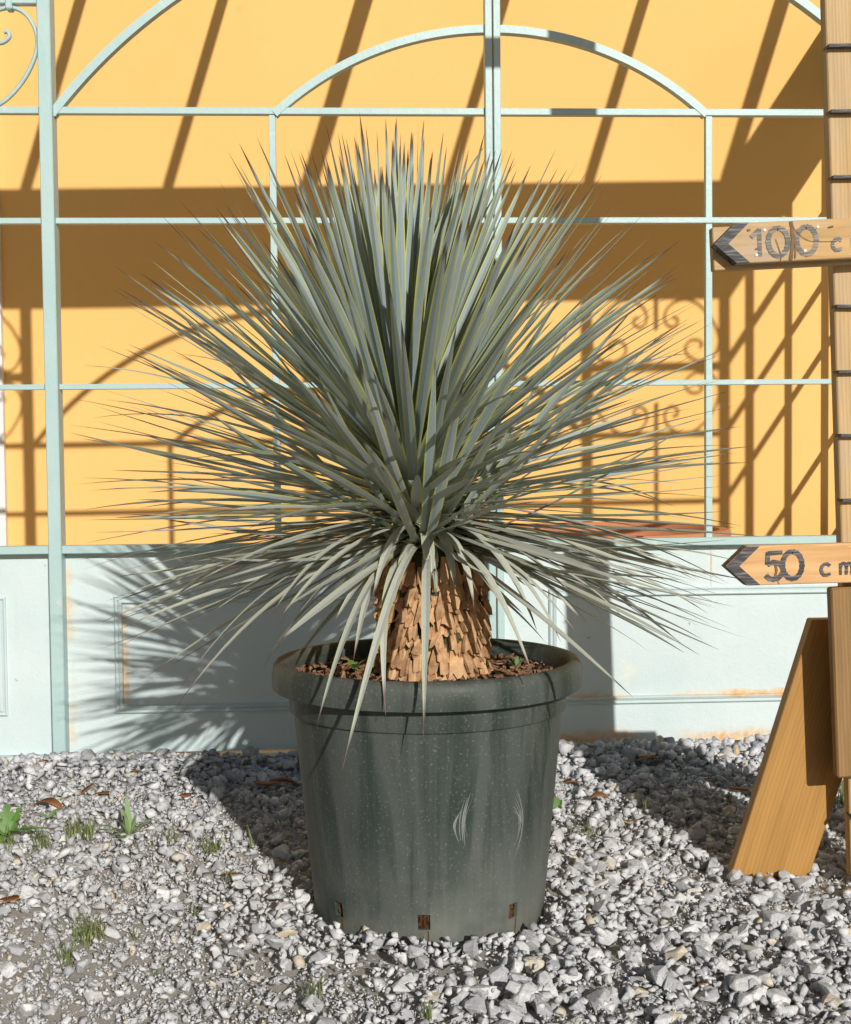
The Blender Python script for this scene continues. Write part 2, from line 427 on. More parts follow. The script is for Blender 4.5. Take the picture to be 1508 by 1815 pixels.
# solid lower panels and their mouldings
PY = YG+.022
PANELS = ((XL+.0145, XP[0]-.0145), (XP[0]+.0145, .3005), (.3355, XP[4]-.0145), (XP[4]+.0145, XR-.0145))
def moulding(x0, x1, z0, z1):
    prof = [(0, 0), (0, .006), (.003, .009), (.006, .006), (.0075, .004), (.010, .009), (.015, .012), (.017, .010), (.019, 0)]
    V, F = [], []
    n = len(prof)
    for (cx, cz, sx, sz) in ((x0, z0, 1, 1), (x1, z0, -1, 1), (x1, z1, -1, -1), (x0, z1, 1, -1)):
        for d, h in prof: V.append((cx+sx*d, PY-h+.0005, cz+sz*d))
    for c in range(4):
        for j in range(n-1):
            F.append((c*n+j, ((c+1) % 4)*n+j, ((c+1) % 4)*n+j+1, c*n+j+1))
    return link('panel_moulding', mesh('panel_moulding', V, F), M['panel'], fac)
for (a, b) in PANELS:
    part(box('panel', a-.001, b+.001, PY, PY+.012, .002, .4615, M['panel'], fac, 0))
    part(moulding(a+.107 if b-a > .6 else a+.09, b-.098 if b-a > .6 else b-.107, .093, .363))
for (a, b) in ((XP[0]+.0145, XP[4]-.0145),):
    part(box('sill', a, b, YG-.020, YG+.034, -.05, -.004, M['panel'], fac, .003))
for (a, b) in (PANELS[0], PANELS[3]):
    part(box('sill', a, b, YG-.006, YG+.034, -.05, .0015, M['panel'], fac, .003))
# seams where the sheet was joined
for x in (-.386, .823):
    part(box('panel_seam', x-.001, x+.001, PY-.0012, PY+.004, .364, .4615, M['panel'], fac, 0))
# scroll-work in the side bays
SCR = [(.155, .060), (.163, .058), (.167, .070), (.150, .083), (.122, .079), (.106, .053), (.122, .022), (.170, .006), (.205, .022), (.226, .060),
       (.226, .100), (.208, .145), (.180, .185), (.145, .216), (.105, .228), (.062, .216), (.036, .186), (.034, .150), (.056, .130), (.078, .142), (.076, .163), (.060, .163)]
for cx in ((XL+XP[0])/2, (XP[4]+XR)/2):
    part(box('rail', cx-.2345, cx+.2345, YG-.006, YG+.018, 1.680, 1.704, P, fac, .0015))
    part(box('glazing_bar', cx-.006, cx+.006, YG+.002, YG+.020, 1.455, 1.560, P, fac, .001))
    part(box('glazing_bar', cx-.006, cx+.006, YG+.002, YG+.020, 1.824, 1.95, P, fac, .001))
    for sx in (-1, 1):
        for sz in (-1, 1):
            pts = [Vector((cx+sx*x, (1.680 if sz < 0 else 1.704)+sz*z)) for x, z in SCR]
            part(sweep_xz('scroll', catmull(pts, 5), .0048, YG-.001, YG+.013, P, fac, True))
        part(box('collar', cx+sx*.170-.0075, cx+sx*.170+.0075, YG-.010, YG+.019, 1.666, 1.718, P, fac, .003))
# eaves beam, sloping rafters up to the house, and the return side
part(box('eave_beam', XL-.03, XR+.03, YG-.03, YG+.035, 1.945, 2.345, P, fac, .004))
SL = .463
for x, hw in zip((XL, XP[0], XP[1], XP[2], XP[3], XP[4], XR), (.018, .015, .014, .026, .014, .015, .022)):
    y0, y1 = YG+.03, YW-.001
    za, zb = 2.335, 2.335+SL*(y1-y0)
    V = [(x+s*hw, y, z+d) for y, z in ((y0, za), (y1, zb)) for s, d in ((-1, -.02), (1, -.02), (1, .02), (-1, .02))]
    F = [(0, 1, 2, 3), (7, 6, 5, 4), (0, 4, 5, 1), (1, 5, 6, 2), (2, 6, 7, 3), (3, 7, 4, 0)]
    part(link('rafter', mesh('rafter', V, F), P, fac))
part(box('eave_beam', XR-.03, XR+.03, YG+.036, YW-.001, 1.945, 2.325, P, fac, .004))
for y, hw in ((YG+.34, .020), (YG+.86, .010), (YG+1.35, .010)):
    part(box('post', XR-.012, XR+.012, y-hw, y+hw, -.05, 1.951, P, fac, .002))
for (z0, z1) in RAILS + ((.462, .48), (1.680, 1.704)):
    part(box('rail', XR-.009, XR+.009, YG+.031, YW-.001, z0, z1, P, fac, .001))
part(box('panel', XR-.006, XR+.006, YG+.031, YW-.001, .002, .4615, M['panel'], fac, 0))

# ---------------------------------------------------------------- terracotta bowl behind the screen
bowl = empty('terracotta_bowl', (.68, 3.78, -.02))
tag(bowl, 'wide terracotta bowl behind the turquoise screen', 'plant pot')
RB = .365
bz = .462+.02
link('bowl_body', lathe_me('bowl_body', [(0.0, 0), (.2, 0), (.205, .01), (RB-.06, bz-.10), (RB-.03, bz-.045), (RB-.004, bz-.040), (RB, bz-.030), (RB, bz-.006), (RB-.006, bz),
     (RB-.03, bz), (RB-.036, bz-.006), (RB-.05, bz-.06), (RB-.07, bz-.12)], 80), M['terracotta'], bowl)
link('soil_fill', lathe_me('soil_fill', [(RB-.055, bz-.085), (.15, bz-.08), (.001, bz-.078)], 40), M['soil'], bowl)

# ---------------------------------------------------------------- measuring post
YP = 2.087
mp_ = empty('measuring_post', (.83, YP, 0))
tag(mp_, 'pine height gauge post with arrow boards on splayed plank legs', 'measuring post')
LEAN = R(1.95)
def mlink(o): return o
post_h = 2.14
pw = .100
# the post turns with the lean about its foot
post = link('post', box_me('post', -pw/2, pw/2, 0, .025, 0, post_h, .0018)[0], M['post_wood'], mp_)
PX0 = .779+pw/2            # centre line at the ground
post.location = (PX0-.83 - math.sin(LEAN)*post_h/2, .0125, math.cos(LEAN)*post_h/2+.001)
post.rotation_euler = (0, -LEAN, 0)
for k in range(1, 21):
    z = k*.1
    me, _ = box_me('tick_mark', -pw/2-.0004, pw/2+.0004, -.0004, .0254, -.0023, .0023, 0)
    t = link('tick_mark', me, M['ink'], post)
    t.location = (rnd.uniform(-.0003, .0003), -.0128, z/math.cos(LEAN)-post_h/2)
    t.rotation_euler = (0, rnd.uniform(-.02, .02)+LEAN, 0)
# plank legs
def plank(name, poly, y0, y1, mat, parent, ax):
    """outline (x,z) as a plank whose own Z axis runs along ax"""
    cx = sum(p[0] for p in poly)/len(poly); cz = sum(p[1] for p in poly)/len(poly)
    a = math.atan2(ax[0], ax[1])
    ca, sa = math.cos(-a), math.sin(-a)
    loc = [((x-cx)*ca+(z-cz)*sa, -(x-cx)*sa+(z-cz)*ca) for x, z in poly]
    o = prism_y(name, loc, -(y1-y0)/2, (y1-y0)/2, mat, parent, .0016)
    o.location = (cx-.83, (y0+y1)/2-YP, cz); o.rotation_euler = (0, a, 0)
    return o
plank('leg', [(.6025, -.010), (.7290, -.022), (.876, .405), (.7350, .405)], YP+.0600, YP+.087, M['leg_wood'], mp_, (.137, .438))
plank('leg', [(1.075, -.030), (.953, -.042), (.801, .392), (.935, .392)], YP+.0880, YP+.115, M['leg_wood'], mp_, (-.133, .435))
blk = link('foot_block', box_me('foot_block', -.058, .058, -.011, .011, -.150, .150, .003)[0], M['block_wood'], mp_)
box('spacer', .770, .850, YP+.0245, YP+.1155, .17, .36, M['block_wood'], None, .002).parent = mp_
bpy.data.objects['spacer'].location -= Vector((.83, YP, 0))
blk.location = (.742+.058-.83, -.0115, .317); blk.rotation_euler = (0, -R(2.3), 0)
sc_me = lathe_me('screw', [(.0001, 0), (.0022, .0), (.0026, -.0012), (.0026, -.003)], 12)
def strip(pts, w, n=6):
    """brush stroke in board coordinates (u along, v up)"""
    P2 = catmull([Vector(p) for p in pts], n) if len(pts) > 2 else [Vector(p) for p in pts]
    V, F = [], []
    m = len(P2)
    for i, p in enumerate(P2):
        t = (P2[min(i+1, m-1)]-P2[max(i-1, 0)]).normalized(); nn = Vector((-t.y, t.x))
        ww = w*(1+.12*math.sin(i*1.7))*(0.8 if i in (0, m-1) else 1)/2
        V += [p+nn*ww, p-nn*ww]
    for i in range(m-1): F.append((2*i, 2*i+1, 2*i+3, 2*i+2))
    return V, F
def glyph(ch, u, h, v0, sl=0.0):
    s = h
    def O(w): return [[(u+w*s*math.sin(a), v0+s*.5-.5*s*math.cos(a)*-1) for a in [k*2*PI/10 for k in range(11)]]]
    if ch == '0': return O(.36)
    if ch == '1': return [[(u+.08*s, v0), (u+.08*s, v0+s)], [(u+.08*s, v0+s*.97), (u-.22*s, v0+s*.70)]]
    if ch == '5': return [[(u+.30*s, v0+s*.97), (u-.24*s, v0+s*.95)], [(u-.24*s, v0+s), (u-.26*s, v0+s*.54)],
                          [(u-.26*s, v0+.54*s), (u+.02*s, v0+.62*s), (u+.28*s, v0+.46*s), (u+.30*s, v0+.22*s), (u+.08*s, v0+.02*s), (u-.18*s, v0+.03*s), (u-.33*s, v0+.16*s)]]
    if ch == '2': return [[(u-.28*s, v0+.75*s), (u-.1*s, v0+s), (u+.2*s, v0+.93*s), (u+.25*s, v0+.68*s), (u-.02*s, v0+.32*s), (u-.3*s, v0+.02*s)], [(u-.3*s, v0+.03*s), (u+.32*s, v0+.03*s)]]
    if ch == 'c': return [[(u+.38*s, v0+.80*s), (u+.05*s, v0+1.0*s), (u-.33*s, v0+.75*s), (u-.38*s, v0+.35*s), (u-.1*s, v0+.02*s), (u+.40*s, v0+.14*s)]]
    if ch == 'm': return [[(u-.5*s, v0), (u-.5*s, v0+s)], [(u-.5*s, v0+.7*s), (u-.25*s, v0+s), (u, v0+.75*s), (u, v0)], [(u, v0+.7*s), (u+.25*s, v0+s), (u+.5*s, v0+.75*s), (u+.5*s, v0)]]
    return []
def sign(tipx, tipz, digits, mat, tilt, label, backing, length=.42, knots=()):
    """arrow board with its tip at the left; local X runs along the board"""
    hh = .0305
    o = bpy.data.objects.new('sign_board', None)
    poly = [(0, 0), (.034, -hh), (length, -hh), (length, hh), (.034, hh)]
    b = prism_y('sign_board', [(x, z) for x, z in poly], -.0, .022, mat, mp_, .0015)
    bpy.data.objects.remove(o)
    b['label'] = label
    b.location = (tipx-.83, -.044, tipz); b.rotation_euler = (0, -tilt, 0)
    # black chevron round the point: front face and the cut edges
    t = .0135
    pv = [(0.0005, 0), (.0335, hh-.0004), (.054, hh-.0004), (.0215, 0), (.054, -hh+.0004), (.0335, -hh+.0004)]
    V = [(x, -.0007, z) for x, z in pv]+[(x-.0009, -.0007, z*1.0) for x, z in ((0, 0), (.034, hh), (.034, -hh))]+[(x-.0009, .0221, z) for x, z in ((0, 0), (.034, hh), (.034, -hh))]
    F = [(0, 1, 2, 3), (0, 3, 4, 5), (6, 7, 10, 9), (6, 9, 11, 8)]
    link('arrow_paint', mesh('arrow_paint', V, F), M['ink'], b)
    V, F = [], []
    def put(ch, u, h, v0, wd):
        for st in glyph(ch, u, h, v0):
            a, f = strip(st, wd); k0 = len(V)
            lay = -.0008-.0002*(k0 % 5)
            V.extend((p.x, lay, p.y) for p in a); F.extend(tuple(q+k0 for q in ff) for ff in f)
    for ch, u in digits: put(ch, u, .042 if ch in '0125' else .018, -.0215 if ch in '0125' else -.018, .0078 if ch in '0125' else .0052)
    link('lettering', mesh('lettering', V, F), M['ink_faded' if backing else 'ink'], b)
    if knots:
        for q_, (pts, wd) in enumerate(knots):
            a, f = strip(pts, wd, 4)
            link('knot', mesh('knot', [(p.x, -.0016-.0001*q_, p.y) for p in a], f), M['knot'], b)
    if backing:
        bk = box('backing_board', 0.004, length, .0225, .0435, -hh-.006, hh-.001, mat, None, .0015)
        bk.parent = mp_
        c = Vector(((.004+length)/2, .033, -.0035))
        bk.location = Vector((tipx-.83, -.044, tipz)) + Matrix.Rotation(-tilt, 3, 'Y') @ c
        bk.rotation_euler = (0, -tilt, 0)
        for su, sv in ((.064, -.019), (.078, .018), (.160, .019), (.139, -.016)):
            s_ = link('screw', sc_me, M['screw'], b, (su, -.0015, sv), (-PI/2, 0, 0))
            s_.rotation_euler = (PI/2, 0, 0)
    else:
        bk = box('backing_board', .10, length, .0225, .0435, -hh+.004, hh-.004, mat, None, .0015)
        bk.parent = mp_
        c = Vector(((.10+length)/2, .033, 0))
        bk.location = Vector((tipx-.83, -.044, tipz)) + Matrix.Rotation(-tilt, 3, 'Y') @ c
        bk.rotation_euler = (0, -tilt, 0)
    return b
sign(.564, .502, (('5', .076), ('0', .104), ('c', .156), ('m', .188)), M['sign_wood'], R(.9), 'pale pine arrow board reading 50 cm', False, .30, knots=(([(.077, -.016), (.079, -.008), (.077, .001)], .0035), ([(.083, -.030), (.080, -.022), (.076, -.016)], .0008), ([(.070, .004), (.080, .003), (.092, .006)], .0007)))
sign(.547, .992, (('1', .066), ('0', .098), ('0', .142), ('c', .189), ('m', .222)), M['sign_old'], R(2.6), 'knotty weathered arrow board reading 100 cm', True, .305, knots=(([(.116, -.029), (.119, -.012), (.121, .006), (.119, .029)], .0055), ([(.123, -.027), (.1245, -.005), (.122, .02)], .0022),
     ([(.118, .029), (.128, .012), (.141, .001), (.156, -.003), (.19, -.004)], .0009), ([(.100, -.030), (.101, -.02), (.094, .004)], .0010), ([(.051, .019), (.056, .0195)], .0035), ([(.176, .0175), (.184, .0185)], .0026), ([(.062, -.010), (.067, -.009)], .0025)))
sign(.535, 1.490, (('1', .066), ('5', .098), ('0', .142), ('c', .189), ('m', .222)), M['sign_old'], R(1.5), 'weathered arrow board reading 150 cm', False, .30)
sign(.525, 1.985, (('2', .066), ('0', .104), ('0', .142), ('c', .189), ('m', .222)), M['sign_old'], R(.5), 'weathered arrow board reading 200 cm', False, .295)

# ---------------------------------------------------------------- the pot
PC = Vector((.105, 2.04, 0))
pot = empty('plant_pot', PC)
tag(pot, 'large round dusty dark green plastic pot holding the spiky yucca', 'plant pot')
H, RO = .372, .235
prof = [(0, -.022), (.168, -.022), (.1735, -.018), (.1762, .014), (.1783, .036), (.2030, .2925), (.2032, .2950), (.2082, .2972), (.2092, .300), (.2110, .3365),
        (.2305, .3305), (.2340, .3315), (.2348, .338), (.2352, .348), (.2347, .357), (.2325, .3655), (.2285, .3705), (.2235, .372),
        (.2175, .371), (.2135, .367), (.2110, .360), (.2040, .332), (.195, .28), (.186, .2)]
HOLES = [93-k*16 for k in range(8)]            # first of two segments opened for each drain hole
me = lathe_me('pot_body', prof, 128)
bm = bmesh.new(); bm.from_mesh(me)
gone = [f for f in bm.faces if .015 < f.calc_center_median().z < .035 and f.calc_center_median().xy.length > .15
        and any((int((math.atan2(f.calc_center_median().y, f.calc_center_median().x) % (2*PI))/(2*PI)*128)-h) % 128 < 2 for h in HOLES)]
bmesh.ops.delete(bm, geom=gone, context='FACES')
bm.to_mesh(me); bm.free()
body = link('pot_body', me, M['pot'], pot)
def on_pot(a, z, d=0.0):
    r = .1762+(.2030-.1762)*(z-.014)/.2785 + d
    return Vector((r*math.cos(a), r*math.sin(a), z))
# drain holes round the foot: recessed dark earth with a raised lip and a slit below
def quad(a0, a1, z0, z1, d): return [on_pot(a0, z0, d), on_pot(a1, z0, d), on_pot(a1, z1, d), on_pot(a0, z1, d)]
for h in HOLES:
    a0, a1 = 2*PI*h/128, 2*PI*(h+2)/128
    o_, i_ = quad(a0, a1, .014, .036, 0), quad(a0, a1, .014, .036, -.006)
    dh = link('drain_hole', mesh('drain_hole', o_+i_, [(0, 1, 5, 4), (1, 2, 6, 5), (2, 3, 7, 6), (3, 0, 4, 7)]), M['pot'], pot)
    V, F = [], []
    for iz in range(6):
        for ia in range(7):
            V.append(on_pot(a0+(a1-a0)*ia/6, .014+.022*iz/5, -.0075+rnd.uniform(-.002, .005)))
    for iz in range(5):
        for ia in range(6): F.append((iz*7+ia, iz*7+ia+1, iz*7+ia+8, iz*7+ia+7))
    link('earth_plug', mesh('earth_plug', V, F), M['hole'], dh)
    link('slit', mesh('slit', quad(a1-.020, a1-.010, -.012, .013, .0006), [(0, 1, 2, 3)]), M['hole'], dh)
# scuffs on the front
def scuff(a0, z0, a1, z1, w, bend):
    n = 7; V, F = [], []
    for i in range(n+1):
        t = i/n; a = a0+(a1-a0)*t+bend*math.sin(PI*t); z = z0+(z1-z0)*t
        hw = w*math.sin(PI*(.08+.84*t))/.19
        V += [on_pot(a-hw, z, .0005), on_pot(a+hw, z, .0005)]
    for i in range(n): F.append((2*i, 2*i+1, 2*i+3, 2*i+2))
    return V, F
V, F = [], []
for k in range(6):
    v_, f_ = scuff(-PI/2+.165+k*.021, .212-.007*abs(k-4)+rnd.uniform(-.006, .004), -PI/2+.150+k*.017, .150-rnd.uniform(0, .02), rnd.uniform(.0004, .0012), -.03+rnd.uniform(-.01, .01))
    k0 = len(V); V += v_; F += [tuple(q+k0 for q in f) for f in f_]
link('scuff_mark', mesh('scuff_mark', V, F), M['scratch'], pot)
V, F = [], []
for k in range(6):
    v_, f_ = scuff(-PI/2+.64-.004*k, .205-.006*k, -PI/2+.660+k*.004, .108+.008*k+rnd.uniform(-.006, .006), rnd.uniform(.0005, .0016), .03+.055*(5-k)/5+rnd.uniform(-.012, .012))
    k0 = len(V); V += v_; F += [tuple(q+k0 for q in f) for f in f_]
link('scuff_mark', mesh('scuff_mark', V, F), M['scratch'], pot)

# potting soil with bark chips
def soil_mesh():
    V, F = [], []
    nr, ns = 14, 64
    for i in range(nr+1):
        r = .2075*i/nr
        for s in range(ns):
            a = 2*PI*s/ns; x, y = r*math.cos(a), r*math.sin(a)
            V.append((x, y, .336+.006*mnoise.noise((x*30, y*30, 1))+.004*mnoise.noise((x*90, y*90, 5))+.012*max(0, 1-abs(r-.09)/.06)))
    for i in range(nr):
        for s in range(ns): F.append((i*ns+s, i*ns+(s+1) % ns, (i+1)*ns+(s+1) % ns, (i+1)*ns+s))
    return mesh('potting_soil', V, F, True)
soil = link('potting_soil', soil_mesh(), M['soil'], None, PC)
tag(soil, 'dark potting soil inside the green pot', 'soil', None, 'stuff')
V, F = [], []
for i in range(900):
    a = rnd.uniform(0, 2*PI); r = math.sqrt(rnd.uniform(.075**2, .205**2))
    L, W_, T = rnd.uniform(.006, .020), rnd.uniform(.003, .007), rnd.uniform(.001, .0025)
    m = Matrix.Translation((r*math.cos(a), r*math.sin(a), .345+rnd.uniform(-.002, .006))) @ Matrix.Rotation(rnd.uniform(0, 6.3), 4, 'Z') @ Matrix.Rotation(rnd.gauss(0, .35), 4, 'X') @ Matrix.Rotation(rnd.gauss(0, .35), 4, 'Y')
    k0 = len(V)
    V += [m @ Vector((x*L/2*rnd.uniform(.7, 1), y*W_/2, z*T/2)) for z in (-1, 1) for x, y in ((-1, -1), (1, -1), (1, 1), (-1, 1))]
    F += [tuple(q+k0 for q in f) for f in ((0, 3, 2, 1), (4, 5, 6, 7), (0, 1, 5, 4), (1, 2, 6, 5), (2, 3, 7, 6), (3, 0, 4, 7))]
ch = link('bark_mulch', mesh('bark_mulch', V, F), M['chip'], None, PC)
tag(ch, 'reddish brown bark chips scattered over the potting soil', 'mulch', None, 'stuff')

# ---------------------------------------------------------------- the yucca
YB = Vector((.113, 2.04, .335))
yuc = empty('yucca', YB)
tag(yuc, 'spiky blue grey yucca with a stout scaly trunk in the green pot', 'plant')
def trunk_r(z):      # z above the soil
    if z < .17: return .084-.03*z
    t = min(1, (z-.17)/.265); return .079*(1-t)+.030*t
tprof = [(trunk_r(z)-.010, z) for z in [-.02+.02*i for i in range(22)]]+[(.001, .424)]
link('trunk', lathe_me('trunk', tprof, 32), M['trunk'], yuc)
# old leaf bases: one wedge each, overlapping like shingles
def scale_me(i):
    rg = random.Random(100+i)
    w, h, t = rg.uniform(.011, .024), rg.uniform(.026, .044), rg.uniform(.004, .009)
    nb = 4
    lo = [(-w/2+w*k/nb, rg.uniform(-.009, .006)) for k in range(nb+1)]
    V = []
    for k, (x, dz) in enumerate(lo):
        cv = -.25*(x/(w/2))**2*.006
        V.append((x, t*.5+cv+rg.uniform(0, .0016), dz)); V.append((x, -t*.5+cv, dz+.002))
    V += [(-w*.42, -t*.55, h), (w*.42, -t*.55, h), (w*.42, -t, h), (-w*.42, -t, h)]
    n = 2*(nb+1); F = []
    for k in range(nb):
        F.append((2*k, 2*k+1, 2*k+3, 2*k+2))
    F.append(tuple([2*k for k in range(nb+1)])+(n+1, n)); F.append(tuple([2*k+1 for k in range(nb, -1, -1)])+(n+3, n+2))
    F.append((n, n+1, n+2, n+3)); F.append((0, n, n+3, 1)); F.append((2*nb+1, n+2, n+1, 2*nb))
    return mesh('bark_scale', V, F)
scl = [scale_me(i) for i in range(18)]
cnt = 0
zrow = -.004
row = 0
while zrow < .168 and cnt < 296:
    nrow = 27
    for k in range(nrow):
        if cnt >= 296: break
        a = 2*PI*(k+.5*(row % 2)+rnd.uniform(-.22, .22))/nrow
        z = zrow+rnd.uniform(-.006, .006); r = trunk_r(z)+rnd.uniform(-.007, .008)-.003
        o = link('bark_scale', scl[rnd.randrange(18)], M['bark'], yuc)
        # local y points outwards
        m = Matrix.Translation((r*math.cos(a), r*math.sin(a), z)) @ Matrix.Rotation(a-PI/2, 4, 'Z') @ Matrix.Rotation(rnd.gauss(.17, .13), 4, 'X') @ Matrix.Rotation(rnd.gauss(0, .17), 4, 'Y')
        o.matrix_local = m; cnt += 1
    zrow += .0158; row += 1

# leaves
def leaf_geo(p0, dirv, L, W, droop, twist, nseg=15, keel=.26, curl=0.0, bez=None):
    """ribbon with a keel following a bending centre line; returns verts, faces, uvs"""
    d = dirv.normalized()
    pts = []
    if bez is None:
        p = Vector(p0); hor = Vector((d.x, d.y, 0))
        side = d.cross(Vector((0, 0, 1)))
        if side.length < .05: side = Vector((1, 0, 0))
        side.normalize()
        for i in range(nseg+1):
            pts.append(p.copy())
            t = i/nseg
            dd = Matrix.Rotation(-droop*(t**1.3)+curl*math.sin(PI*t), 3, side) @ d
            p = p + dd*(L/nseg)
    else:
        a, b, c = bez
        pts = [a*(1-t)**2+b*2*t*(1-t)+c*t*t for t in [i/nseg for i in range(nseg+1)]]
    V, U = [], []
    n = len(pts)
    for i, p in enumerate(pts):
        t = i/(n-1)
        tg = (pts[min(i+1, n-1)]-pts[max(i-1, 0)]).normalized()
        s = tg.cross(Vector((0, 0, 1)))
        if s.length < .08: s = Vector((-dirv.y, dirv.x, 0)) if Vector((dirv.x, dirv.y)).length > .02 else Vector((1, 0, 0))
        s.normalize(); u_ = s.cross(tg).normalized()
        s, u_ = s*math.cos(twist*(.3+t))+u_*math.sin(twist*(.3+t)), u_*math.cos(twist*(.3+t))-s*math.sin(twist*(.3+t))
        if t < .1: wd = .83+.95*(1-t/.1)**1.5
        elif t < .5: wd = .83+.17*math.sin((t-.1)/.4*PI/2)
        elif t < .90: wd = 1.0-.66*((t-.5)/.40)**1.7
        else: wd = .34*(1-(t-.90)/.10)**1.0+.025
        h = W*wd/2
        V += [p-s*h+u_*h*keel*.5, p-u_*h*keel*.5, p+s*h+u_*h*keel*.5]
        U += [(t, 0), (t, .5), (t, 1)]
    F = []
    for i in range(n-1):
        for j in range(2): F.append((3*i+j, 3*i+j+1, 3*i+j+4, 3*i+j+3))
    return V, F, U
def uv_mesh(name, V, F, U):
    me = mesh(name, V, F)
    uvl = me.uv_layers.new(name='UVMap')
    li = np.empty(len(me.loops), dtype=np.int32); me.loops.foreach_get('vertex_index', li)
    uvl.data.foreach_set('uv', np.array(U, dtype=np.float32)[li].ravel())
    return me
HEAD0, HEAD1 = .220, .450                      # leafy part of the stem, above the soil
EL = sorted([rnd.uniform(70, 88) for _ in range(62)]+[rnd.uniform(8, 72) for _ in range(310)]+[rnd.uniform(24, 62) for _ in range(80)]+[rnd.uniform(-9, 12) for _ in range(120)]+[rnd.uniform(-30, -8) for _ in range(110)], reverse=True)
NL = len(EL)
leaves = []
for i in range(NL):
    t = (i+.5)/NL; e = EL[i]
    az = i*2.399963+rnd.gauss(0, .12)
    if e < -11 and math.sin(az) < -.38:                # few old leaves are left on the sunny front of the trunk
        if abs(math.cos(az)) < .42 or rnd.random() < .35: continue
        e = rnd.uniform(-24, -8)
    elif e < -22 and math.sin(az) < .1: e = rnd.uniform(-22, -10)
    if e < 9 and math.sin(az) < -.5 and rnd.random() < .45: e = rnd.uniform(10, 45)
    zb = HEAD1-.012-(HEAD1-HEAD0)*t**.9
    rb = trunk_r(zb)*.7
    ee = R(e)
    d = Vector((math.cos(az)*math.cos(ee), math.sin(az)*math.cos(ee), math.sin(ee)))
    L = (.450+.040*max(0, min(1, e/32))*max(0, min(1, (92-e)/46)))*rnd.uniform(.88, 1.03)*(.86 if e > 62 else (.95 if e > 42 else 1))
    bent = rnd.random() < .035
    W = rnd.uniform(.0118, .0165)*(.84 if e < 4 else 1)
    if e > 50: droop = R(rnd.uniform(-3, 5)); curl = 0
    elif e > 15: droop = R(rnd.uniform(-4, 10)); curl = R(rnd.uniform(-2, 3))
    elif e > -8: droop = R(rnd.uniform(-6, 16)); curl = R(rnd.uniform(-3, 5))
    else: droop = R(rnd.uniform(-2, 12)); curl = R(rnd.uniform(0, 6))
    if bent: droop += R(rnd.uniform(15, 40))
    # the front of the crown has its lowest leaves bent up short of the lens
    p0 = Vector((math.cos(az)*rb-.042*(zb-.1)/.29, math.sin(az)*rb, zb))
    leaves.append((t, e, az, leaf_geo(p0, d, L, W, droop, rnd.gauss(0, .28), curl=curl), rnd.random()))
# hand-placed low leaves that hang over the rim and bow out to the sides
def wp(x, y, z): return Vector((x, y, z))-YB
low = [((.098, 1.98, .50), (.06, 1.83, .52), (-.022, 1.735, .272)), ((.108, 1.975, .49), (.10, 1.83, .52), (.084, 1.745, .305)),
       ((.085, 1.985, .50), (.01, 1.86, .50), (-.055, 1.76, .325)), ((.09, 1.985, .49), (.03, 1.86, .51), (.036, 1.80, .33)),
       ((.135, 1.985, .50), (.18, 1.85, .53), (.238, 1.80, .37)), ((.14, 1.99, .51), (.22, 1.88, .52), (.310, 1.86, .42)),
       ((.09, 2.0, .50), (-.08, 1.92, .52), (-.262, 1.93, .32)), ((.085, 2.0, .50), (-.10, 1.93, .53), (-.245, 1.86, .36)),
       ((.08, 2.01, .51), (-.10, 1.98, .56), (-.30, 1.98, .42)), ((.14, 2.01, .52), (.28, 1.97, .52), (.495, 1.99, .383)),
       ((.15, 2.01, .52), (.30, 2.0, .52), (.487, 2.02, .39)), ((.11, 1.985, .52), (.13, 1.87, .50), (.182, 1.86, .51)),
       ((.135, 2.0, .51), (.26, 1.92, .50), (.36, 1.95, .44))]
for k, (a, b, c) in enumerate(low):
    lift = Vector((-.006, 0, .045))
    g = leaf_geo(None, wp(*c)-wp(*a), .4, .0130, 0, rnd.gauss(0, .2), bez=(wp(*a)+lift, wp(*b)+lift*.8, wp(*c)))
    leaves.append((.93, -30, -PI/2, g, .5))
# the collar of leaf bases that hides the top of the trunk from the front
for k in range(34):
    az = -PI/2+(k/33-.5)*2.7+rnd.gauss(0, .12)
    side = min(1, abs(math.cos(az))*1.3)
    e = rnd.choice((rnd.uniform(6, 34), rnd.uniform(-16, 4))) if side > .45 else rnd.uniform(8, 40)
    zb = rnd.uniform(.200, .290)
    ee = R(e); rb = trunk_r(zb)*.86
    d = Vector((math.cos(az)*math.cos(ee), math.sin(az)*math.cos(ee), math.sin(ee)))
    g = leaf_geo(Vector((math.cos(az)*rb-.014, math.sin(az)*rb, zb)), d, rnd.uniform(.30, .43), rnd.uniform(.0125, .0165), R(rnd.uniform(-14, 8)), rnd.gauss(0, .4), curl=R(rnd.uniform(-6, 10)))
    leaves.append((.8, e, az, g, .5))
# old leaves of the skirt: they leave the stem outwards, then bow down over the upper trunk
for k in range(34):
    az = -PI/2+(k/33-.5)*2.9+rnd.gauss(0, .05)
    sd_ = abs(math.cos(az))
    zb = rnd.uniform(.200, .248); rb = trunk_r(zb)*.8
    a = Vector((math.cos(az)*rb-.012, math.sin(az)*rb, zb))
    R1 = rb+.10+.10*sd_; R2 = .17+.27*sd_*rnd.uniform(.85, 1.1)
    dz = (-.19+.10*sd_)*rnd.uniform(.6, 1.1)
    if sd_ < .3: R2 *= rnd.uniform(.75, 1.0); dz *= rnd.uniform(.35, .75)
    b = Vector((math.cos(az)*R1, math.sin(az)*R1*.8, zb+rnd.uniform(-.02, .025)))
    c = Vector((math.cos(az)*R2, math.sin(az)*R2*.72, zb+dz))
    leaves.append((.95, -25, az, leaf_geo(None, c-a, .4, rnd.uniform(.0115, .0150), 0, rnd.gauss(0, .3), bez=(a, b, c)), .5))
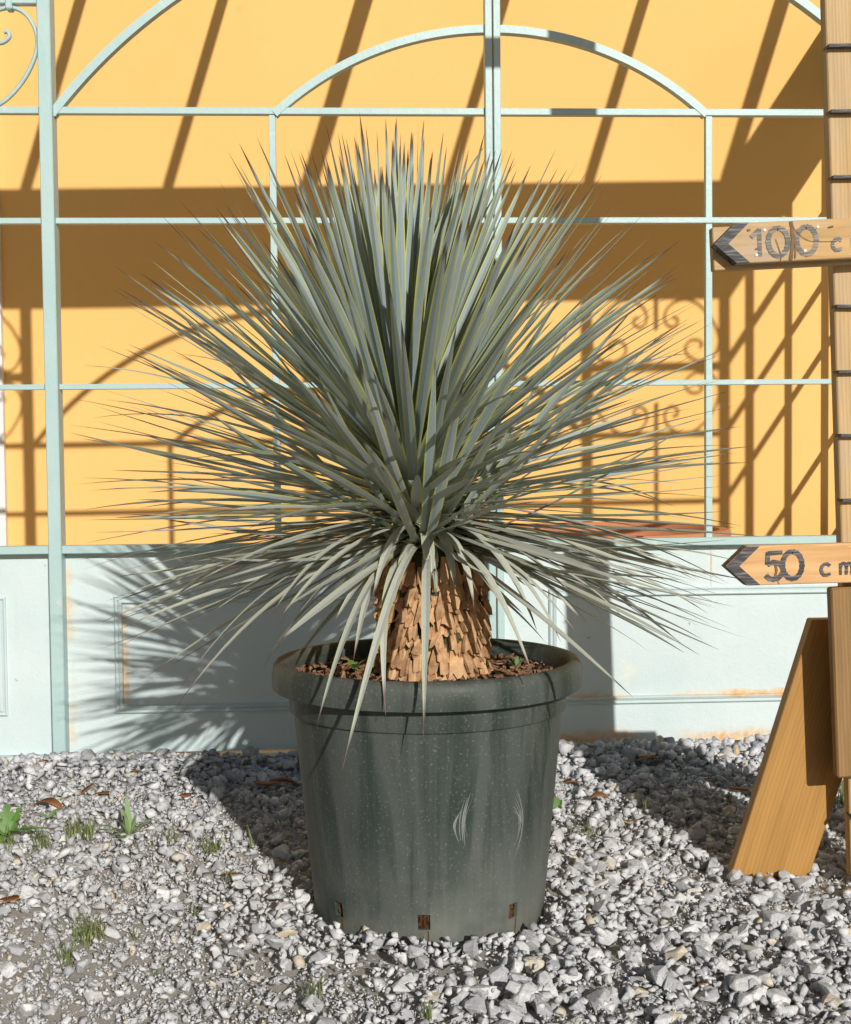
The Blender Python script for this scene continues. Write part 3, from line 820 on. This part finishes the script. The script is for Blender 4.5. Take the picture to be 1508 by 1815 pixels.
# the 300 that show most are leaves of their own; those at the back join up
def show(lf):
    t, e, az, g, q = lf
    return -math.sin(az)*math.cos(R(e)) + (.5 if e > 55 else 0) + (.9 if t > .85 else 0)
order = sorted(range(len(leaves)), key=lambda i: -show(leaves[i]))
def lmat(lf): return M['leaf_old'] if lf[1] < -2 else (M['leaf_mid'] if lf[1] < 24 else M['leaf'])
for i in order[:298]:
    V, F, U = leaves[i][3]
    link('leaf', uv_mesh('leaf', V, F, U), lmat(leaves[i]), yuc)
V, F, U, MI = [], [], [], []
for i in order[298:]:
    v_, f_, u_ = leaves[i][3]; k0 = len(V)
    V += v_; U += u_; F += [tuple(q+k0 for q in f) for f in f_]
    MI += [{'young_yucca_leaf': 0, 'grown_yucca_leaf': 1, 'old_yucca_leaf': 2}[lmat(leaves[i]).name]]*len(f_)
me = uv_mesh('rear_leaves', V, F, U)
for n_ in ('leaf', 'leaf_mid', 'leaf_old'): me.materials.append(M[n_])
me.polygons.foreach_set('material_index', MI)
ro = link('rear_leaves', me, None, yuc); ro['kind'] = 'stuff'

# ---------------------------------------------------------------- gravel
rs = np.random.RandomState(11)
def hull_variant(npts, seed, flat):
    r_ = np.random.RandomState(seed)
    p = r_.normal(size=(npts, 3)); p /= np.linalg.norm(p, axis=1)[:, None]
    p *= r_.uniform(.78, 1.05, (npts, 1)); p *= np.array([1.0, r_.uniform(.62, .9), r_.uniform(.5, .8)*flat])
    bm = bmesh.new()
    for q in p: bm.verts.new(q)
    res = bmesh.ops.convex_hull(bm, input=bm.verts[:])
    for v in [v for v in bm.verts if not v.link_faces]: bm.verts.remove(v)
    bmesh.ops.triangulate(bm, faces=bm.faces[:]); bm.verts.index_update()
    V_ = np.array([v.co[:] for v in bm.verts]); F_ = np.array([[v.index for v in f.verts] for f in bm.faces]); bm.free()
    return V_, F_
small = [hull_variant(9, 200+i, 1) for i in range(14)]
mid = [hull_variant(10, 300+i, .92) for i in range(26)]
big = [hull_variant(14, 400+i, .9) for i in range(24)]
X0, X1, Y0, Y1, CS = -1.75, 2.15, 1.28, 3.075, .004
gw, gh = int((X1-X0)/CS), int((Y1-Y0)/CS)
Hf = np.zeros((gh, gw))
def inside(x, y): return (-.335*y-.30 < x < .415*y+.34)
def fine_zone(x, y):
    f = .5+.5*mnoise.noise((x*3.1+9, y*3.1, 2.2))+.25*mnoise.noise((x*8, y*8, 4.4))
    return f + .45*max(0, min(1, (.05-x)/.35))*max(0, min(1, (2.15-y)/.4)) + .25*max(0, min(1, (1.9-y)/.3))*(1 if x < .2 else 0)
stones = []
tries = 0
while len(stones) < 33000 and tries < 130000:
    tries += 1
    x, y = rs.uniform(X0+.03, X1-.03), rs.uniform(Y0+.03, Y1-.012)
    if not inside(x, y): continue
    if (x-PC.x)**2+(y-PC.y)**2 < .168**2: continue
    fz = fine_zone(x, y)
    s = min(.040, max(.0055, rs.lognormal(math.log(.0118 if x < .1 else .0138), .50)))       # full length
    if y > 2.93: s = min(.045, s*1.35)
    if fz > .78 and s > .013 and rs.rand() < .66: s *= .6
    if fz > .95 and rs.rand() < .12: continue
    d2 = math.hypot(x-PC.x, y-PC.y)
    if d2 < .176+s*.28 : continue
    if y > 3.05-s*.55: y = 3.05-s*.55
    stones.append((x, y, s/2*1.12))
VS, FS = {}, {}
placed = []
for (x, y, r_) in stones:
    ci, cj = int((y-Y0)/CS), int((x-X0)/CS); k = max(1, int(r_*.85/CS))
    i0, i1, j0, j1 = max(0, ci-k), min(gh, ci+k+1), max(0, cj-k), min(gw, cj+k+1)
    wnd = Hf[i0:i1, j0:j1]
    hz = min(.016, .6*float(wnd.mean())+.4*float(wnd.min()))
    cz = hz+r_*.42
    yy, xx = np.mgrid[i0:i1, j0:j1]
    q = 1-(((yy-ci)*CS)**2+((xx-cj)*CS)**2)/(r_*r_)
    dome = cz+.55*r_*np.sqrt(np.clip(q, 0, 1)); dome[q <= 0] = -1
    np.maximum(wnd, dome*.92, out=wnd)
    gz = GZ+.006*mnoise.noise((x*2.1, y*2.1, 3.3))
    if y > 2.9: gz += .012*(y-2.9)/.15
    gz += .016*max(0, min(1, (.36-math.hypot(x-PC.x, y-PC.y))/.14))
    gz -= .010*max(0, 1-math.hypot(x-.66, y-2.13)/.22)
    placed.append((x, y, gz+cz, r_))
# which stones show largest: size over distance, inside the frame
def in_frame(x, y):
    d = Vector((x, y, -CAM_H)); zz = d.dot(fw)
    px, py = 754+FPX*d.dot(rt)/zz, 907.5-FPX*d.dot(up)/zz
    return 0 < px < 1508 and py < 1815
vis = sorted([i for i in range(len(placed)) if in_frame(placed[i][0], placed[i][1])], key=lambda i: -placed[i][3]/placed[i][1])[:297]
chosen = set(vis)
big_me = []
for V_, F_ in big:
    bm = bmesh.new(); vv = [bm.verts.new(v) for v in V_]
    for f in F_: bm.faces.new([vv[q] for q in f])
    bmesh.ops.dissolve_limit(bm, angle_limit=R(14), verts=bm.verts[:], edges=bm.edges[:])
    bmesh.ops.bevel(bm, geom=bm.edges[:], offset=.035, segments=1, affect='EDGES')
    big_me.append(bm_mesh('stone', bm)); big_me[-1].materials.append(M['stone'])
for i in vis:
    x, y, z, r_ = placed[i]
    o = link('stone', big_me[rs.randint(len(big_me))], None, ground, (x, y, z))
    o.scale = (r_, r_, r_); o.rotation_euler = (rs.normal(0, .35), rs.normal(0, .35), rs.uniform(0, 6.28))
def rotm(n, tilt):
    a = rs.uniform(0, 2*PI, n); b = rs.normal(0, tilt, n); c = rs.normal(0, tilt, n)
    ca, sa, cb, sb, cc, s_c = np.cos(a), np.sin(a), np.cos(b), np.sin(b), np.cos(c), np.sin(c)
    Z = np.zeros((n, 3, 3)); Xm = np.zeros((n, 3, 3)); Ym = np.zeros((n, 3, 3))
    Z[:, 0, 0] = ca; Z[:, 0, 1] = -sa; Z[:, 1, 0] = sa; Z[:, 1, 1] = ca; Z[:, 2, 2] = 1
    Xm[:, 0, 0] = 1; Xm[:, 1, 1] = cb; Xm[:, 1, 2] = -sb; Xm[:, 2, 1] = sb; Xm[:, 2, 2] = cb
    Ym[:, 1, 1] = 1; Ym[:, 0, 0] = cc; Ym[:, 0, 2] = s_c; Ym[:, 2, 0] = -s_c; Ym[:, 2, 2] = cc
    return Z @ Xm @ Ym
rest = np.array([placed[i] for i in range(len(placed)) if i not in chosen])
# fine grit between the stones
ng = 120000
gx = rs.uniform(X0, X1, ng); gy = rs.uniform(Y0, Y1-.03, ng)
ok = (gx > -.335*gy-.3) & (gx < .415*gy+.34) & (np.hypot(gx-PC.x, gy-PC.y) > .177)
gx, gy = gx[ok], gy[ok]
gi = ((gy-Y0)/CS).astype(int).clip(0, gh-1); gj = ((gx-X0)/CS).astype(int).clip(0, gw-1)
ghh = Hf[gi, gj]; okk = ghh < .013
grit = np.stack([gx, gy, GZ+ghh+.0015, rs.uniform(.0012, .0040, len(gx))], 1)[okk]
allV, allF, base = [], [], 0
for arr, variants, tilt in ((rest[rest[:, 3] > .0085], mid, .5), (rest[rest[:, 3] <= .0085], small, .6), (grit, small, .8)):
    vi = rs.randint(len(variants), size=len(arr))
    for k, (V_, F_) in enumerate(variants):
        a = arr[vi == k]
        if not len(a): continue
        st = rs.uniform(.85, 1.15, (len(a), 1, 3))
        pts = np.einsum('nij,nvj->nvi', rotm(len(a), tilt), V_[None]*st)*a[:, 3][:, None, None]+a[:, None, :3]
        allV.append(pts.reshape(-1, 3))
        f = F_[None]+(base+np.arange(len(a))*len(V_))[:, None, None]
        allF.append(f.reshape(-1, 3)); base += len(a)*len(V_)
allV = np.concatenate(allV); allF = np.concatenate(allF)
me = bpy.data.meshes.new('gravel')
me.vertices.add(len(allV)); me.vertices.foreach_set('co', allV.astype(np.float32).ravel())
me.loops.add(len(allF)*3); me.loops.foreach_set('vertex_index', allF.astype(np.int32).ravel())
me.polygons.add(len(allF)); me.polygons.foreach_set('loop_start', np.arange(0, len(allF)*3, 3, dtype=np.int32))
me.update(calc_edges=True)
gv = link('gravel', me, M['stone'])
tag(gv, 'loose grey and white crushed limestone gravel covering the ground', 'gravel', None, 'stuff')

def top_at(x, y):
    i, j = int((y-Y0)/CS), int((x-X0)/CS)
    if 0 <= i < gh and 0 <= j < gw: return GZ+float(Hf[max(0, i-1):i+2, max(0, j-1):j+2].mean())
    return GZ+.01
def ground_px(px, py, z=0.0):
    d = fw+(px-754)/FPX*rt-(py-907.5)/FPX*up
    t = (z-CAM_H)/d.z
    return Vector((d.x*t, d.y*t, z))

# ---------------------------------------------------------------- weeds and dead leaves
def blade(V, F, p, az, h, lean, w, n=4):
    k0 = len(V)
    s = Vector((-math.sin(az), math.cos(az), 0))
    for i in range(n+1):
        t = i/n
        q = p+Vector((math.cos(az), math.sin(az), 0))*(h*lean*t*t)+Vector((0, 0, h*(t-.25*lean*t*t)))
        ww = w*(1-t**1.6)/2+.0002
        V += [q-s*ww, q+s*ww]
    for i in range(n): F.append((k0+2*i, k0+2*i+1, k0+2*i+3, k0+2*i+2))
def tuft(px, py, n, h, spread, label, mat='grass', w=.0015, group=None):
    n = int(n*1.35); h *= 1.15
    g = ground_px(px, py, -.004); z = top_at(g.x, g.y)-.004
    V, F = [], []
    for i in range(n):
        a = rnd.uniform(0, 6.28); r_ = spread*math.sqrt(rnd.random())
        blade(V, F, Vector((r_*math.cos(a), r_*math.sin(a), 0)), rnd.uniform(0, 6.28), h*rnd.uniform(.5, 1.1), rnd.uniform(.1, .8), w*rnd.uniform(.7, 1.2))
    o = link('grass_tuft', mesh('grass_tuft', V, F), M[mat], None, (g.x, g.y, z))
    tag(o, label, 'grass', group)
G1 = 'grass tufts in the gravel'
tuft(158, 1650, 46, .040, .022, 'bushiest green grass tuft in bare gritty gravel left of the pot', group=G1)
tuft(118, 1690, 20, .036, .012, 'small dark grass tuft beside the bushiest one on a bare earth patch', group=G1)
tuft(375, 1502, 30, .038, .018, 'fine grass tuft in sunlit gravel at the edge of the pot shadow', group=G1)
SPR = (((238, 1645), 8, .026, .008, 'tiny grass sprig just right of the bushiest tuft'), ((350, 1612), 12, .024, .008, 'tiny grass sprig halfway between the bushiest tuft and the pot'),
       ((300, 1490), 14, .030, .014, 'sparse grass sprig beside the grey green rosette weed'), ((755, 1800), 12, .022, .010, 'tiny grass sprig in front of the pot below its middle drain hole'),
       ((275, 1712), 8, .018, .008, 'tiny pale sprig among fine gravel in front of the bushiest tuft'), ((410, 1560), 7, .022, .010, 'tiny grass sprig beside an orange brown leaf scrap'),
       ((550, 1762), 16, .024, .016, 'low grass sprig in front of the pot towards the bushiest tuft'))
for (xy, n, h, sp_, lb) in SPR: tuft(xy[0], xy[1], n, h, sp_, lb, group='tiny grass sprigs')
tuft(140, 1478, 44, .040, .028, 'spreading grass clump between the leafy weeds and brown leaves', group=G1)
tuft(72, 1492, 26, .046, .016, 'tall thin bluish grass tuft next to the broad leaved weed', group=G1)
tuft(20, 1505, 22, .046, .014, 'wispy grass tuft growing under the broad leaved weed', group=G1)
tuft(446, 1492, 3, .05, .002, 'lone upright grass blade at the edge of the pot shadow', w=.004, group=G1)
tuft(1038, 1472, 30, .026, .030, 'low flat bright grass patch in the gravel right of the pot', group=G1)
tuft(1145, 1432, 12, .032, .010, 'thin grass sprig in the shadow of the measuring post', group=G1)
tuft(1290, 1425, 9, .032, .008, 'thin grass sprig in shadow just beside the plank leg', group=G1)
tuft(1498, 1424, 40, .050, .020, 'bright grass tuft behind the plank leg of the measuring post', group=G1)
def leaf_blade(V, F, p, az, L, W, rise, bend, lobes=0, n=7):
    k0 = len(V)
    dr = Vector((math.cos(az), math.sin(az), 0)); s = Vector((-math.sin(az), math.cos(az), 0))
    for i in range(n+1):
        t = i/n
        q = p+dr*(L*t*math.cos(rise))+Vector((0, 0, L*(math.sin(rise)*t-bend*t*t)))
        wd = W*(math.sin(PI*min(1, .12+.88*t**.8))**.8)/2+.0006
        if lobes: wd *= .75+.35*math.cos(i*PI)
        V += [q-s*wd+Vector((0, 0, wd*.35)), q, q+s*wd+Vector((0, 0, wd*.35))]
    for i in range(n):
        for j in range(2): F.append((k0+3*i+j, k0+3*i+j+1, k0+3*i+j+4, k0+3*i+j+3))
def weed(px, py, spec, mat, label, lobes=0):
    g = ground_px(px, py, -.002); z = top_at(g.x, g.y)-.003
    root = empty('weed', (g.x, g.y, z)); tag(root, label, 'weed')
    for (az, L, W, rise, bend) in spec:
        V, F = [], []
        leaf_blade(V, F, Vector((0, 0, 0)), R(az), L, W, R(rise), bend, lobes)
        link('leaf', mesh('leaf', V, F, True), M[mat], root)
weed(12, 1488, [(0, .075, .030, 48, .5), (55, .085, .034, 66, .3), (100, .085, .032, 72, .25), (150, .08, .032, 60, .4), (200, .07, .030, 50, .5), (270, .06, .030, 52, .7), (320, .07, .030, 50, .45), (25, .09, .026, 30, .4)], 'weed',
     'large bright green broad leaved weed in gravel by the gate', 1)
weed(228, 1478, [(-60+i*23, .045+.016*(i % 3), .007, 30+11*(i % 5), .3) for i in range(15)]+[(95, .052, .012, 66, .1), (60, .045, .011, 60, .1), (110, .078, .010, 82, .05), (250, .032, .018, 12, .1), (205, .03, .016, 20, .1)], 'weed_grey',
     'grey green rosette weed with upright spoon shaped leaves in gravel')
weed(125, 1480, [(200, .022, .018, 20, .2), (330, .022, .016, 25, .2), (80, .03, .016, 40, .3)], 'weed', 'small round leaved weed within the spreading grass clump')
weed(85, 1440, [(20, .06, .014, 18, .2), (160, .04, .014, 20, .2), (60, .05, .012, 30, .3), (330, .035, .014, 16, .2)], 'weed_grey', 'flat creeping weed with long dull leaves behind the grass clump')
weed(985, 1425, [(40, .030, .016, 55, .2), (95, .034, .018, 65, .2), (150, .02, .014, 40, .2)], 'weed', 'bright lime green seedling touching the right side of the pot')
def ring_sprout(x, y, label, n, L, W, mat):
    root = empty('weed', (x, y, .346)); tag(root, label, 'weed')
    for i in range(n):
        V, F = [], []
        leaf_blade(V, F, Vector((0, 0, 0)), i*2.4, L*rnd.uniform(.7, 1.1), W, R(rnd.uniform(35, 75)), .2)
        link('leaf', mesh('leaf', V, F, True), M[mat], root)
ring_sprout(.245, 2.075, 'tiny chickweed sprouting in the soil on the sunny side', 7, .028, .007, 'weed_grey')
ring_sprout(-.005, 2.09, 'yellowish seedling leaf in the shaded soil inside the pot', 3, .030, .014, 'weed')
def dead(px, py, L, W, az, curl, mat, label, group=None, tilt=0.0):
    g = ground_px(px, py, 0.0); z = top_at(g.x, g.y)+.006
    n = 8; V, F = [], []
    for i in range(n+1):
        t = i/n-.5
        x = L*t; zc = curl*L*(t*t*4-.3)*.5
        wd = W*(max(0, 1-(abs(t)*2)**2.0))**.7/2+.0006
        V += [(x, -wd, zc+wd*.55), (x, 0, zc), (x, wd, zc+wd*.55)]
    V += [(a, b, c-.0007) for a, b, c in V]
    m = 3*(n+1)
    for i in range(n):
        for j in range(2):
            F.append((3*i+j, 3*i+3+j, 3*i+4+j, 3*i+1+j)); F.append((m+3*i+j, m+3*i+1+j, m+3*i+4+j, m+3*i+3+j))
    for i in range(n):
        F.append((3*i, m+3*i, m+3*i+3, 3*i+3)); F.append((3*i+2, 3*i+5, m+3*i+5, m+3*i+2))
    o = link('dead_leaf', mesh('dead_leaf', V, F, True), M[mat], None, (g.x, g.y, z), (rnd.gauss(0, .15), tilt, az))
    tag(o, label, 'dead leaf', group)
DL, DG = 'narrow curled brown dead leaf lying on sunlit gravel by the gate', 'brown dead leaves on the gravel'
dead(75, 1355, .055, .016, .1, -.55, 'dry', 'arched brown dead leaf at the foot of the gate post', DG)
dead(150, 1393, .050, .014, .5, .2, 'dry', 'brown dead leaf with one end raised, on gravel near the gate post', DG, -.5)
dead(186, 1398, .055, .014, -.1, -.1, 'dry', 'flat brown dead leaf beside the raised one on sunlit gravel', DG)
dead(85, 1428, .075, .022, -.5, -.3, 'dry', 'largest curled orange brown leaf beside the broad leaved weed', DG)
dead(240, 1372, .030, .012, -.7, .2, 'dry', 'small crooked brown leaf below the shadowed gate panel', DG)
dead(330, 1402, .034, .016, .2, .2, 'dry', 'short rusty brown leaf at the edge of the pot shadow', DG)
dead(500, 1385, .085, .026, .1, -.4, 'dry', 'big dark brown leaf in the shadow left of the pot', DG)
dead(470, 1398, .055, .020, -.2, .3, 'dry', 'smaller brown leaf in the shadow left of the pot', DG)
dead(1010, 1378, .040, .020, .2, -.3, 'dry', 'reddish dead leaf beside the pot on sunlit gravel', DG)
dead(1062, 1416, .042, .018, .0, -.4, 'dry', 'curled reddish leaf at the edge of the post shadow', DG)
dead(1148, 1347, .050, .022, .3, -.2, 'dry', 'brown dead leaf against the gate sill', DG)
dead(1122, 1447, .042, .018, .2, .4, 'dry_pale', 'pale straw coloured curled leaf in the post shadow', DG)
dead(1250, 1367, .040, .012, .05, .1, 'dry_pale', 'straw coloured leaf by the sill near the plank leg', DG)
dead(1305, 1340, .036, .012, 1.2, .3, 'dry_pale', 'thin tan leaf standing against the gate sill', DG, -.4)
dead(1310, 1398, .055, .014, -.5, .1, 'dry', 'brown strip of leaf beside the plank leg', DG)
dead(18, 1585, .040, .018, .5, .2, 'dry', 'dark brown leaf on gravel below the broad leaved weed', DG)
dead(405, 1545, .026, .008, .3, .1, 'dry', 'orange brown leaf scrap in sunlit gravel left of the pot', DG)
dead(1248, 1752, .016, .009, .4, .1, 'dry', 'orange leaf scrap on the gravel in front of the measuring post', DG)
